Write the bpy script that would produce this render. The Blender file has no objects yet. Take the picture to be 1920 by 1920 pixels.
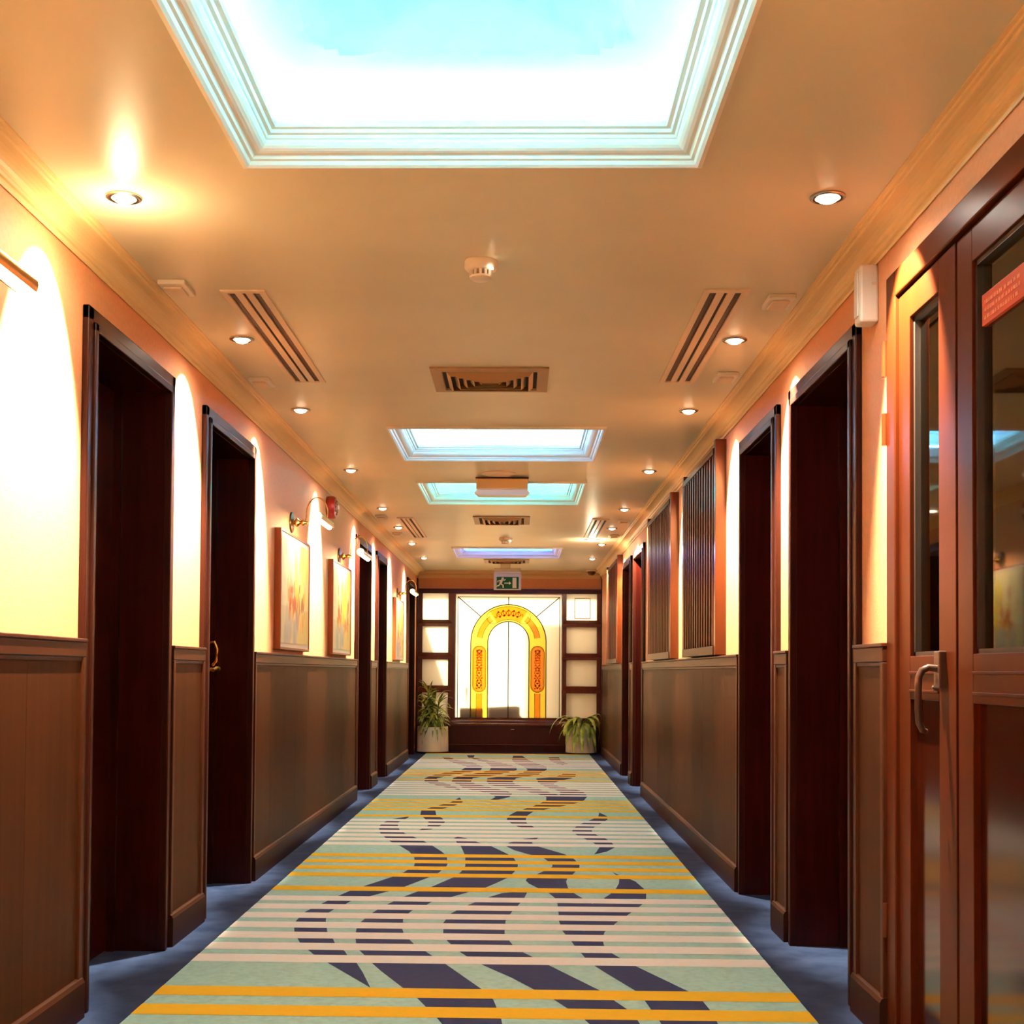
import bpy, bmesh, math, random
from mathutils import Vector, Matrix
from mathutils.geometry import tessellate_polygon
C = bpy.context.scene.collection
PI = math.pi
R = math.radians

# ------------------------------------------------------------------ camera
EYE = 1.07
cam_data = bpy.data.cameras.new('camera')
cam = bpy.data.objects.new('camera', cam_data)
C.objects.link(cam)
bpy.context.scene.camera = cam
cam_data.sensor_width = 36.0
cam_data.sensor_fit = 'HORIZONTAL'
cam_data.lens = 45.0
cam_data.shift_x = 0.01838
cam_data.shift_y = 0.12120
cam_data.clip_start = 0.02
pitch, roll, yaw = 0.02748, -0.00688, 0.02011
Rz = Matrix.Rotation(yaw, 3, 'Z'); Rx = Matrix.Rotation(pitch, 3, 'X'); Ry = Matrix.Rotation(roll, 3, 'Y')
M3 = Rz @ Rx @ Ry
rt, fw, up = M3.col[0], M3.col[1], M3.col[2]
cm = Matrix.Identity(4)
for i in range(3):
    cm[i][0] = rt[i]; cm[i][1] = up[i]; cm[i][2] = -fw[i]
cm[2][3] = EYE
cam.matrix_world = cm

# ------------------------------------------------------------------ world, sun, exposure
world = bpy.data.worlds.new('world'); bpy.context.scene.world = world
world.use_nodes = True
bg = world.node_tree.nodes['Background']
bg.inputs[0].default_value = (1.0, 0.86, 0.66, 1)
bg.inputs[1].default_value = 3.0
sun_d = bpy.data.lights.new('sun', 'SUN'); sun_d.energy = 6.0; sun_d.color = (1.0, 0.93, 0.8); sun_d.angle = R(5)
sun = bpy.data.objects.new('sun', sun_d); C.objects.link(sun)
sun.rotation_euler = Vector((-0.10, -1.0, -0.42)).to_track_quat('-Z', 'Y').to_euler()
sun.location = (0, 24, 6)
vs = bpy.context.scene.view_settings
bpy.context.scene.display_settings.display_device = 'sRGB'
vs.view_transform = 'Standard'; vs.look = 'None'; vs.exposure = 0.60; vs.gamma = 1.0; vs.use_curve_mapping = False
SPOT_W = 760.0; BULB_W = 8.5; SPOT_COL = (1.0, 0.82, 0.58); BULB_COL = (1.0, 0.95, 0.85)
COVE_W = 17.0; PICTURE_W = 4.0

# ------------------------------------------------------------------ plan of the corridor (metres)
WL, WR = -1.365, 1.10          # wall faces
PL, PR = -1.335, 1.07          # wainscot faces
CEIL = 2.41
YN, YE = -3.0, 17.12           # near end (behind camera) and end wall
COVES = [(2.20, 3.33), (6.98, 8.04), (9.00, 10.15), (13.80, 14.95)]
CX0, CX1 = -0.724, 0.459

# ------------------------------------------------------------------ mesh helpers
class MB:
    def __init__(s): s.v = []; s.f = []; s.m = []
    def add(s, vs_, fs, m=0):
        b = len(s.v); s.v += [tuple(v) for v in vs_]
        for f in fs: s.f.append(tuple(b + i for i in f)); s.m.append(m)
        return s
    def box(s, x0, x1, y0, y1, z0, z1, m=0):
        if x0 > x1: x0, x1 = x1, x0
        if y0 > y1: y0, y1 = y1, y0
        if z0 > z1: z0, z1 = z1, z0
        return s.add([(x0,y0,z0),(x1,y0,z0),(x1,y1,z0),(x0,y1,z0),(x0,y0,z1),(x1,y0,z1),(x1,y1,z1),(x0,y1,z1)],
                     [(0,3,2,1),(4,5,6,7),(0,1,5,4),(1,2,6,5),(2,3,7,6),(3,0,4,7)], m)
    def prism(s, pts, axis, a, b, m=0):
        # pts: 2-D outline; axis 'x': (y,z)  'y': (x,z)  'z': (x,y)
        def P(p, t):
            return {'x': (t, p[0], p[1]), 'y': (p[0], t, p[1]), 'z': (p[0], p[1], t)}[axis]
        n = len(pts)
        vs_ = [P(p, a) for p in pts] + [P(p, b) for p in pts]
        fs = [(i, (i+1) % n, n + (i+1) % n, n + i) for i in range(n)]
        tri = tessellate_polygon([[Vector((p[0], p[1], 0)) for p in pts]])
        for t in tri: fs.append(tuple(t)); fs.append(tuple(n + i for i in reversed(t)))
        return s.add(vs_, fs, m)
    def ring_rect(s, x0, x1, y0, y1, prof, m=0, closed=True):
        # prof: (inset, z) swept round a rectangle, mitred
        n = len(prof); vs_ = []
        for ins, z in prof:
            vs_ += [(x0+ins, y0+ins, z), (x1-ins, y0+ins, z), (x1-ins, y1-ins, z), (x0+ins, y1-ins, z)]
        fs = []
        for i in range(n if closed else n-1):
            j = (i+1) % n
            for k in range(4):
                l = (k+1) % 4
                fs.append((i*4+k, i*4+l, j*4+l, j*4+k))
        return s.add(vs_, fs, m)
    def lathe(s, prof, c=(0,0,0), axis='z', n=32, m=0):
        vs_ = []; k = len(prof)
        for i in range(n):
            a = 2*PI*i/n; ca, sa = math.cos(a), math.sin(a)
            for r, h in prof:
                p = {'z': (r*ca, r*sa, h), 'x': (h, r*ca, r*sa), 'y': (r*ca, h, r*sa)}[axis]
                vs_.append((p[0]+c[0], p[1]+c[1], p[2]+c[2]))
        fs = []
        for i in range(n):
            j = (i+1) % n
            for q in range(k-1): fs.append((i*k+q, j*k+q, j*k+q+1, i*k+q+1))
        if prof[0][0] > 1e-6: fs.append(tuple(i*k for i in range(n)))
        if prof[-1][0] > 1e-6: fs.append(tuple(i*k+k-1 for i in reversed(range(n))))
        return s.add(vs_, fs, m)
    def tube(s, pts, r, n=10, m=0, cap=True):
        pts = [Vector(p) for p in pts]; rs = r if isinstance(r, (list, tuple)) else [r]*len(pts)
        vs_ = []; k = len(pts)
        up_ = None
        for i, p in enumerate(pts):
            t = (pts[min(i+1, k-1)] - pts[max(i-1, 0)]).normalized()
            if up_ is None:
                up_ = Vector((0,0,1)) if abs(t.z) < .9 else Vector((1,0,0))
            u = (up_ - t*up_.dot(t)).normalized(); w = t.cross(u); up_ = u
            for j in range(n):
                a = 2*PI*j/n
                vs_.append(tuple(p + (u*math.cos(a) + w*math.sin(a))*rs[i]))
        fs = [(i*n+j, i*n+(j+1) % n, (i+1)*n+(j+1) % n, (i+1)*n+j) for i in range(k-1) for j in range(n)]
        if cap: fs += [tuple(reversed(range(n))), tuple((k-1)*n+j for j in range(n))]
        return s.add(vs_, fs, m)
    def build(s, name, mat, parent=None, bevel=0, smooth=False, loc=None):
        me = bpy.data.meshes.new(name)
        off = Vector(loc) if loc else Vector((0,0,0))
        me.from_pydata([tuple(Vector(v) - off) for v in s.v], [], s.f)
        mats = mat if isinstance(mat, (list, tuple)) else [mat]
        for m_ in mats: me.materials.append(m_)
        for p, mi in zip(me.polygons, s.m):
            p.material_index = mi; p.use_smooth = smooth
        bm = bmesh.new(); bm.from_mesh(me); bmesh.ops.recalc_face_normals(bm, faces=bm.faces); bm.to_mesh(me); bm.free()
        o = bpy.data.objects.new(name, me); C.objects.link(o)
        if loc: o.location = loc
        if parent:
            o.parent = parent
            o.matrix_parent_inverse = Matrix.Identity(4)
            if not loc:
                pl = parent.location.copy(); q = parent.parent
                while q: pl += q.location; q = q.parent
                o.location = -pl
        if bevel:
            b = o.modifiers.new('bevel', 'BEVEL'); b.width = bevel; b.segments = 2; b.limit_method = 'ANGLE'; b.angle_limit = R(50)
        if smooth:
            try:
                me.shade_auto_smooth = True
            except Exception: pass
            e = o.modifiers.new('edges', 'EDGE_SPLIT'); e.split_angle = R(38)
        return o

def tag(o, label=None, cat=None, group=None, kind=None):
    if label: o['label'] = label
    if cat: o['category'] = cat
    if group: o['group'] = group
    if kind: o['kind'] = kind
    return o
def empty(name, loc=(0,0,0)):
    o = bpy.data.objects.new(name, None); o.empty_display_size = 0.05; C.objects.link(o); o.location = loc
    return o
def copy_tree(o, parent=None, dx=None):
    c = o.copy(); C.objects.link(c)
    if parent: c.parent = parent
    for ch in list(o.children): copy_tree(ch, c)
    return c

# ------------------------------------------------------------------ materials
def mat(name, col=(.8,.8,.8), rough=.5, metal=0., spec=.5, coat=0., coat_r=.1, em=None, em_s=0.):
    m = bpy.data.materials.new(name); m.use_nodes = True
    p = m.node_tree.nodes['Principled BSDF']
    p.inputs['Base Color'].default_value = (*col, 1); p.inputs['Roughness'].default_value = rough
    p.inputs['Metallic'].default_value = metal; p.inputs['Specular IOR Level'].default_value = spec
    p.inputs['Coat Weight'].default_value = coat; p.inputs['Coat Roughness'].default_value = coat_r
    if em: p.inputs['Emission Color'].default_value = (*em, 1); p.inputs['Emission Strength'].default_value = em_s
    return m
def nodes(m):
    nt = m.node_tree; return nt, nt.nodes, nt.links, nt.nodes['Principled BSDF']
def noise_col(m, c1, c2, scale=(1,1,1), nscale=5., detail=6., lo=.35, hi=.65, bump=0., bump_scale=None, bdist=.002):
    nt, N, L, p = nodes(m)
    tc = N.new('ShaderNodeTexCoord'); geo = N.new('ShaderNodeNewGeometry')
    mp = N.new('ShaderNodeMapping'); mp.inputs['Scale'].default_value = scale
    L.new(geo.outputs['Position'], mp.inputs['Vector'])
    nz = N.new('ShaderNodeTexNoise'); nz.inputs['Scale'].default_value = nscale; nz.inputs['Detail'].default_value = detail
    L.new(mp.outputs[0], nz.inputs['Vector'])
    cr = N.new('ShaderNodeValToRGB'); cr.color_ramp.elements[0].position = lo; cr.color_ramp.elements[1].position = hi
    cr.color_ramp.elements[0].color = (*c1, 1); cr.color_ramp.elements[1].color = (*c2, 1)
    L.new(nz.outputs['Fac'], cr.inputs[0]); L.new(cr.outputs[0], p.inputs['Base Color'])
    if bump:
        n2 = N.new('ShaderNodeTexNoise'); n2.inputs['Scale'].default_value = bump_scale or nscale*4; n2.inputs['Detail'].default_value = 4
        L.new(mp.outputs[0] if not bump_scale else geo.outputs['Position'], n2.inputs['Vector'])
        b = N.new('ShaderNodeBump'); b.inputs['Strength'].default_value = bump; b.inputs['Distance'].default_value = bdist
        L.new(n2.outputs['Fac'], b.inputs['Height']); L.new(b.outputs[0], p.inputs['Normal'])
    return m
def wood(name, c1, c2, rough, coat=0., grain=(14,14,.9), nscale=3., spec=.3, bump=.05):
    m = mat(name, c1, rough, coat=coat*.4, coat_r=.15, spec=spec)
    noise_col(m, c1, c2, grain, nscale, 7, .3, .7, bump=bump, bdist=.001)
    return m
M = {}
M['wall'] = noise_col(mat('orange cream wallpaper', rough=.6), (.72,.31,.135), (.78,.35,.160), (1,1,1), 60, 4, .3, .7, bump=.35, bump_scale=140, bdist=.002)
M['ceiling'] = noise_col(mat('satin ceiling paint', rough=.36, spec=.25), (.66,.60,.42), (.69,.63,.45), (1,1,1), 3, 2)
M['cornice'] = mat('cream cornice paint', (.82,.58,.28), .5, spec=.3)
M['cove_white'] = mat('white cove plaster', (.9,.88,.85), .6)
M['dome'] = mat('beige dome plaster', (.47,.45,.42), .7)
M['moulding'] = mat('cream cove moulding', (.84,.82,.70), .5, spec=.3)
M['mahogany'] = wood('dark mahogany', (.016,.0016,.0008), (.028,.003,.0015), .28, .0, spec=.15)
M['frame_wood'] = wood('dark door frame wood', (.020,.0035,.0015), (.030,.006,.003), .36, .0, spec=.14)
M['panel_wood'] = wood('brown wainscot veneer', (.028,.0075,.0017), (.042,.0120,.003), .45, .0, (10,10,.5), spec=.05)
M['rail_wood'] = wood('brown wainscot rail', (.034,.0085,.0026), (.048,.0125,.004), .38, .0, (2,2,2), spec=.12)
M['base_wood'] = wood('dark baseboard wood', (.021,.0062,.003), (.030,.0095,.0042), .4, .0, (3,.6,3), spec=.08)
M['end_wood'] = wood('polished red brown wood', (.085,.016,.006), (.13,.026,.010), .22, .4)
M['end_dark'] = wood('polished oxblood wood', (.034,.003,.0015), (.048,.005,.0025), .3, .0, spec=.2)
M['screen_wood'] = wood('orange brown wood', (.052,.0095,.0012), (.068,.0135,.002), .3, .25)
M['slat_wood'] = wood('dark slat wood', (.070,.016,.007), (.095,.023,.010), .38, .0, spec=.12)
M['glazed_frame'] = wood('red brown lacquered door', (.050,.0085,.0018), (.058,.0105,.0023), .34, .0, (5,5,1.2), 2., .08, 0)
M['glazed_panel'] = wood('glossy red brown door panel', (.035,.005,.0015), (.042,.006,.002), .13, .8, (4,4,1), 2., .5, 0)
M['gasket'] = mat('dark gasket', (.02,.012,.008), .5)
M['carpet'] = noise_col(mat('blue carpet', rough=.95, spec=.1), (.014,.028,.075), (.034,.058,.135), (1,1,1), 9, 8, .3, .7, bump=.5, bump_scale=500, bdist=.003)
def pile(name, c, k=.82):
    return noise_col(mat(name, rough=.95, spec=.1), tuple(x*k for x in c), c, (1,1,1), 40, 6, .25, .6, bump=.4, bump_scale=600, bdist=.002)
M['rug_base'] = pile('pale green rug pile', (.40,.70,.68))
M['rug_navy'] = pile('navy rug pile', (.030,.048,.14))
M['rug_yellow'] = pile('yellow rug pile', (.95,.58,.04), .95)
M['rug_cream'] = pile('cream rug pile', (.94,.95,.93), .95)
M['rug_edge'] = pile('rug edge', (.5,.45,.3))
M['chrome'] = mat('chrome ring', (.45,.40,.34), .25, 1.)
M['bulb'] = mat('lit bulb', (1,1,1), .4, em=(1,.80,.55), em_s=12)
M['tube_glow'] = mat('lit picture lamp tube', (1,1,1), .4, em=(1,.82,.5), em_s=14)
M['white_plastic'] = mat('white plastic', (.80,.72,.60), .4)
M['vent_paint'] = mat('cream vent paint', (.78,.60,.40), .45)
M['grille'] = mat('olive brown grille metal', (.30,.18,.06), .45)
M['black'] = mat('dark void', (.02,.008,.004), .8)
M['brass'] = mat('polished brass', (.75,.42,.10), .22, 1.)
M['dark_brass'] = mat('dark bronze', (.10,.045,.015), .3, .8)
M['bronze'] = mat('brown door handle', (.10,.055,.04), .3, .6)
M['red'] = mat('red plastic', (.42,.015,.008), .3, coat=.3)
M['clear_lens'] = mat('clear strobe lens', (.85,.6,.5), .15)
M['sign_red'] = mat('red sign', (.62,.07,.018), .35)
M['sign_text'] = mat('pale orange sign lettering', (.85,.22,.08), .5)
M['green'] = mat('green sign face', (.004,.085,.018), .7, spec=.2)
M['sign_cream'] = mat('cream pictogram', (.85,.78,.45), .5)
M['sign_case'] = mat('pale sign case', (.62,.60,.45), .4)
M['lead'] = mat('grey lead came', (.03,.025,.02), .6)
M['pot'] = noise_col(mat('cream planter', rough=.55), (.84,.74,.54), (.90,.80,.60), (3,3,.3), 8)
M['soil'] = mat('dark soil', (.03,.018,.01), .9)
M['stem'] = mat('plant stem', (.10,.13,.03), .6)
M['dark_box'] = mat('dark brown box', (.12,.04,.01), .8)
M['picture_wood'] = wood('picture frame wood', (.20,.045,.008), (.26,.06,.012), .35)
M['concrete'] = mat('outdoor render', (.35,.28,.2), .9)
def leafmat(name, c1, c2):
    m = noise_col(mat(name, rough=.42), c1, c2, (1,1,1), 14, 3, .35, .65)
    p = m.node_tree.nodes['Principled BSDF']
    return m
M['leaf_dark'] = leafmat('dark green leaf', (.08,.12,.015), (.50,.58,.11))
M['leaf_light'] = leafmat('fresh green leaf', (.28,.42,.03), (.75,.85,.16))
def pane_mat(name, col, trans=.85, tex=None):
    m = bpy.data.materials.new(name); m.use_nodes = True; nt = m.node_tree; nt.nodes.clear()
    o = nt.nodes.new('ShaderNodeOutputMaterial'); t = nt.nodes.new('ShaderNodeBsdfTranslucent'); d = nt.nodes.new('ShaderNodeBsdfDiffuse')
    g = nt.nodes.new('ShaderNodeBsdfGlossy'); g.inputs['Roughness'].default_value = .2
    mx = nt.nodes.new('ShaderNodeMixShader'); mx.inputs[0].default_value = trans
    m2 = nt.nodes.new('ShaderNodeMixShader'); m2.inputs[0].default_value = .04
    t.inputs[0].default_value = (*col, 1); d.inputs[0].default_value = (*col, 1)
    nt.links.new(d.outputs[0], mx.inputs[1]); nt.links.new(t.outputs[0], mx.inputs[2])
    nt.links.new(mx.outputs[0], m2.inputs[1]); nt.links.new(g.outputs[0], m2.inputs[2])
    nt.links.new(m2.outputs[0], o.inputs[0])
    return m
M['frosted'] = pane_mat('frosted cream glass', (.92,.86,.70))
M['glass_yellow'] = pane_mat('yellow stained glass', (.98,.76,.20))
M['glass_amber'] = pane_mat('amber stained glass', (1,.70,.25))
M['glass_orange'] = pane_mat('orange red stained glass', (.80,.22,.04))
M['glass_purple'] = pane_mat('purple stained glass', (.45,.12,.12))
def dark_glass():
    m = bpy.data.materials.new('tinted door glass'); m.use_nodes = True; nt = m.node_tree; nt.nodes.clear()
    o = nt.nodes.new('ShaderNodeOutputMaterial'); t = nt.nodes.new('ShaderNodeBsdfTransparent'); t.inputs[0].default_value = (.90,.78,.58,1)
    g = nt.nodes.new('ShaderNodeBsdfGlossy'); g.inputs['Roughness'].default_value = .03; g.inputs[0].default_value = (1,.92,.8,1)
    f = nt.nodes.new('ShaderNodeFresnel'); f.inputs[0].default_value = 1.6
    mx = nt.nodes.new('ShaderNodeMixShader'); nt.links.new(f.outputs[0], mx.inputs[0])
    nt.links.new(t.outputs[0], mx.inputs[1]); nt.links.new(g.outputs[0], mx.inputs[2]); nt.links.new(mx.outputs[0], o.inputs[0])
    return m
M['door_glass'] = dark_glass()
M['blind'] = mat('beige blind', (.75,.52,.26), .6)

# ================================================================== SETTING
def S(o): o['kind'] = 'structure'; return o
# outer y ranges of door surrounds
DL = [(3.93, 4.935), (5.435, 6.48), (10.58, 11.60), (12.08, 12.97), (15.46, 16.45)]
DR = [(4.12, 5.15), (5.395, 6.31), (11.15, 12.13), (12.42, 13.36)]
DTOP = 2.205
G0, G1, GTOP = 2.16, 3.79, 2.24            # glazed double door on the right

def wall(name, face, sgn, doors, extra=None):
    m = MB(); out = face + sgn*.34
    ops = [(a+.055, b-.055, DTOP-.055) for a, b in doors] + ([extra] if extra else [])
    ops.sort(); y = YN
    for a, b, t in ops:
        m.box(face, out, y, a, 0, CEIL+.05); m.box(face, out, a, b, t, CEIL+.05); y = b
    m.box(face, out, y, YE+.2, 0, CEIL+.05)
    return S(m.build(name, M['wall']))
wall('wall_left', WL, -1, DL)
wall('wall_right', WR, 1, DR, (G0+.03, G1-.03, GTOP-.03))
# end wall: a strip above the timber window wall, and the near wall behind the camera
S(MB().box(WL-.3, WR+.3, YE, YE+.2, 2.11, CEIL+.05).build('wall_back', M['wall']))
S(MB().box(WL-.3, WR+.3, YN-.2, YN, 0, CEIL+.05).build('wall_front', M['wall']))
S(MB().box(WL-.35, WR+.35, YN-.2, YE+.2, -.1, 0).build('floor', M['carpet']))
m = MB(); y = YN-.2
for a, b in COVES:
    m.box(WL-.3, WR+.3, y, a, CEIL, CEIL+.05)
    m.box(WL-.3, CX0, a, b, CEIL, CEIL+.05); m.box(CX1, WR+.3, a, b, CEIL, CEIL+.05); y = b
m.box(WL-.3, WR+.3, y, YE+.2, CEIL, CEIL+.05)
S(m.build('ceiling', M['ceiling']))

# cornices (left, right, end)
cprof = [(0,2.335),(.006,2.332),(.010,2.338),(.010,2.347),(.016,2.350),(.020,2.356)]
for k in range(7):
    a = k/6*PI/2
    cprof.append((.022+.052*(1-math.cos(a)), 2.358+.032*math.sin(a)))
cprof += [(.078,2.391),(.080,2.398),(.088,2.399),(.090,2.405),(.099,2.406),(.099,2.4099),(0,2.4099)]
m = MB(); m.prism([(WL+a, z) for a, z in cprof], 'y', YN, YE-.02); S(m.build('trim_1', M['cornice']))
m = MB(); m.prism([(WR-a, z) for a, z in cprof], 'y', YN, YE-.02); S(m.build('trim_2', M['cornice']))
m = MB(); m.prism([(YE-a, z-.02 if z < 2.40 else z) for a, z in cprof], 'x', WL+.02, WR-.02); S(m.build('trim_3', M['cornice']))

# wainscots: panel (root) with stiles, cap rail and baseboard
tn = [3]
def wainscot(side, y0, y1):
    tn[0] += 1; s = 1 if side == 'L' else -1
    w, p = (WL, PL) if side == 'L' else (WR, PR)
    X = lambda d: w + s*d
    m = MB(); m.box(X(0), X(.018), y0+.002, y1-.002, 0, 1.10)
    n = max(1, round((y1-y0)/.42)); 
    # veneer boards with fine joints between them
    for i in range(n):
        a = y0+.03+(y1-y0-.06)*i/n; b = y0+.03+(y1-y0-.06)*(i+1)/n
        m.box(X(.018), X(.0215), a+.0008, b-.0008, .12, 1.10)
    root = S(m.build('trim_%d' % tn[0], M['panel_wood']))
    r = MB(); r.box(X(0), X(.030), y0, y1, 1.105, 1.150); r.box(X(0), X(.034), y0-.002, y1+.002, 1.150, 1.162)
    r.box(X(.018), X(.027), y0+.03, y1-.03, 1.092, 1.105)
    r.build('cap_rail', M['rail_wood'], root, bevel=.003)
    e = MB(); e.box(X(0), X(.030), y0, y0+.03, .0, 1.105); e.box(X(0), X(.030), y1-.03, y1, .0, 1.105)
    e.build('end_stile', M['rail_wood'], root, bevel=.003)
    b = MB()
    pr = [(X(0),0),(X(.040),0),(X(.040),.108),(X(.034),.120),(X(.026),.124),(X(0),.124)]
    b.prism(pr, 'y', y0-.002, y1+.002); b.build('baseboard', M['base_wood'], root)
    return root
for a, b in [(YN+.05, 3.93), (4.935, 5.435), (6.48, 10.58), (11.60, 12.08), (12.97, 15.46)]: wainscot('L', a, b)
for a, b in [(3.79, 4.12), (5.15, 5.395), (6.31, 11.15), (12.13, 12.42), (13.36, 16.55), (YN+.05, G0)]: wainscot('R', a, b)

# doors in deep niches
dn = [0]
def door(side, y0, y1, handle=None):
    dn[0] += 1; s = 1 if side == 'L' else -1; w = WL if side == 'L' else WR
    X = lambda d: w + s*d; t = DTOP
    leaf = MB().box(X(-.19), X(-.23), y0+.06, y1-.06, .006, t-.06)
    root = S(leaf.build('door_%d' % dn[0], M['mahogany']))
    f = MB()
    for (o, iw, d) in ((0, .045, .022), (.045, .028, .030)):
        for a, b in ((y0+o, y0+o+iw), (y1-o-iw, y1-o)): f.box(X(0), X(d), a, b, 0, t-o)
        f.box(X(0), X(d), y0+o, y1-o, t-o-iw, t-o)
    f.build('door_frame', M['frame_wood'], root, bevel=.004)
    r = MB(); r.box(X(.004), X(-.19), y0+.055, y0+.075, 0, t-.055); r.box(X(.004), X(-.19), y1-.075, y1-.055, 0, t-.055)
    r.box(X(.004), X(-.19), y0+.075, y1-.075, t-.075, t-.055)
    r.box(X(-.16), X(-.19), y0+.075, y0+.095, 0, t-.075); r.box(X(-.16), X(-.19), y1-.095, y1-.075, 0, t-.075)
    r.build('door_jamb', M['mahogany'], root)
    if handle:
        hy = y1-.17 if handle == 'far' else y0+.17
        h = MB(); h.box(X(-.19), X(-.180), hy-.022, hy+.022, .98, 1.22)
        h.lathe([(.028,0),(.030,.01),(.020,.018),(.011,.02),(.011,.055)] , (X(-.18), hy, 1.07), 'x', 20) if s > 0 else h.lathe([(.028,0),(.030,-.01),(.020,-.018),(.011,-.02),(.011,-.055)], (X(-.18), hy, 1.07), 'x', 20)
        h.tube([(X(-.125),hy,1.07),(X(-.118),hy-.02,1.072),(X(-.115),hy-.06,1.075),(X(-.12),hy-.115,1.065)], [.011,.012,.010,.008])
        # tall looped grip above the lever
        h.tube([(X(-.18),hy,1.20),(X(-.14),hy-.01,1.205),(X(-.125),hy-.015,1.17),(X(-.13),hy-.01,1.11),(X(-.15),hy,1.09)], .007)
        h.build('door_handle', M['brass'], root, smooth=True)
    return root
for i, (a, b) in enumerate(DL): door('L', a, b, 'far' if i == 1 else None)
for i, (a, b) in enumerate(DR): door('R', a, b)

# glazed double door beside the camera (right wall)
def glazed_door():
    dn[0] += 1; w = WR
    f = MB(); X0 = w-.018
    f.box(X0, w+.09, G1-.085, G1, 0, GTOP); f.box(X0, w+.09, G0, G0+.085, 0, GTOP)
    f.box(X0, w+.09, G0+.085, G1-.085, GTOP-.075, GTOP)
    root = S(f.build('door_%d' % dn[0], M['glazed_frame'], bevel=.004))
    # narrow fixed leaf  y 3.225..3.70, wide leaf  y 2.25..3.22
    def leaf(nm, a, b, sw_a, sw_b, xo):
        l = MB(); x0, x1 = w-.006+xo, w+.045
        l.box(x0, x1, a, a+sw_a, .012, GTOP-.08); l.box(x0, x1, b-sw_b, b, .012, GTOP-.08)
        l.box(x0, x1, a+sw_a, b-sw_b, 2.075, GTOP-.08); l.box(x0, x1, a+sw_a, b-sw_b, 1.0, 1.12); l.box(x0, x1, a+sw_a, b-sw_b, .012, .10)
        l.box(x0-.004, x0, a+sw_a, b-sw_b, 1.07, 1.078); l.box(x0-.004, x0, a+sw_a, b-sw_b, 1.02, 1.028)
        o = l.build(nm, M['glazed_frame'], root, bevel=.003)
        g = MB(); a2, b2 = a+sw_a, b-sw_b
        for (p, q, z0, z1) in ((a2, a2+.012, 1.12, 2.075), (b2-.012, b2, 1.12, 2.075), (a2, b2, 2.063, 2.075), (a2, b2, 1.12, 1.132)):
            g.box(w+.006, w+.03, p, q, z0, z1)
        g.build('glazing_gasket', M['gasket'], o)
        MB().box(w+.022, w+.027, a2+.004, b2-.004, 1.124, 2.071).build('glass_pane', M['door_glass'], o)
        q = MB(); q.box(w+.014, w+.03, a2, b2, .10, 1.0); q.build('lower_panel', M['glazed_panel'], o)
        bl = MB()
        n = 46
        for i in range(n):
            z = 1.13 + i*(.935/n)
            bl.add([(w+.033,a2,z),(w+.033,b2,z),(w+.038,b2,z+.0195),(w+.038,a2,z+.0195)], [(0,1,2,3)])
        bl.build('blind', M['blind'], o)
        return o
    leaf('narrow_leaf', 3.225, 3.703, .130, .100, 0)
    wide = leaf('wide_leaf', 2.247, 3.219, .11, .105, .003)
    h = MB()
    for z0, z1 in ((1.95, 2.055), (1.745, 1.84), (.30, .40)): h.tube([(X0-.003, G1+.004, z0), (X0-.003, G1+.004, z1)], .009, 12)
    h.build('hinge', M['screen_wood'], root)
    k = MB(); k.box(w-.024, w-.003, 3.300, 3.345, 1.035, 1.130)
    ko = k.build('handle_plate', M['bronze'], root, bevel=.003)
    l = MB(); pts = [(w-.02, 3.322, 1.085), (w-.045, 3.322, 1.087), (w-.060, 3.323, 1.080), (w-.068, 3.325, 1.062), (w-.069, 3.326, 1.03), (w-.069, 3.328, .98), (w-.066, 3.33, .945), (w-.056, 3.333, .925), (w-.045, 3.335, .922)]
    l.tube(pts, [.0095,.0095,.0095,.0095,.009,.009,.009,.0085,.007], 14); l.build('lever', M['bronze'], ko, smooth=True)
    MB().lathe([(.008,0),(.008,-.012),(.004,-.015),(0,-.015)], (w-.006, 3.365, 1.035), 'x', 16).build('lock_pin', M['chrome'], root, smooth=True)
    return root
glazed_door()
# back closure of the glazed door niche
S(MB().box(WR+.10, WR+.12, G0, G1, 0, GTOP).build('trim_20', M['black']))

# door sign on the wide leaf
t = empty('door_sign', (WR+.018, 2.955, 1.945)); tag(t, 'small red rectangular sign on the glass of the nearest right-hand door', 'sign')
MB().box(WR+.012, WR+.0218, 2.822, 3.088, 1.908, 1.984).build('sign_panel', M['sign_red'], t, bevel=.001)
m = MB(); random.seed(4)
for row, z in enumerate((1.962, 1.944, 1.925)):
    y = 3.07
    while y > 2.86:
        wd = random.uniform(.006, .016); m.box(WR+.011, WR+.0122, y-wd, y, z-.0045, z+.0045); y -= wd+random.uniform(.003, .009)
m.build('lettering', M['sign_text'], t)

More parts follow.
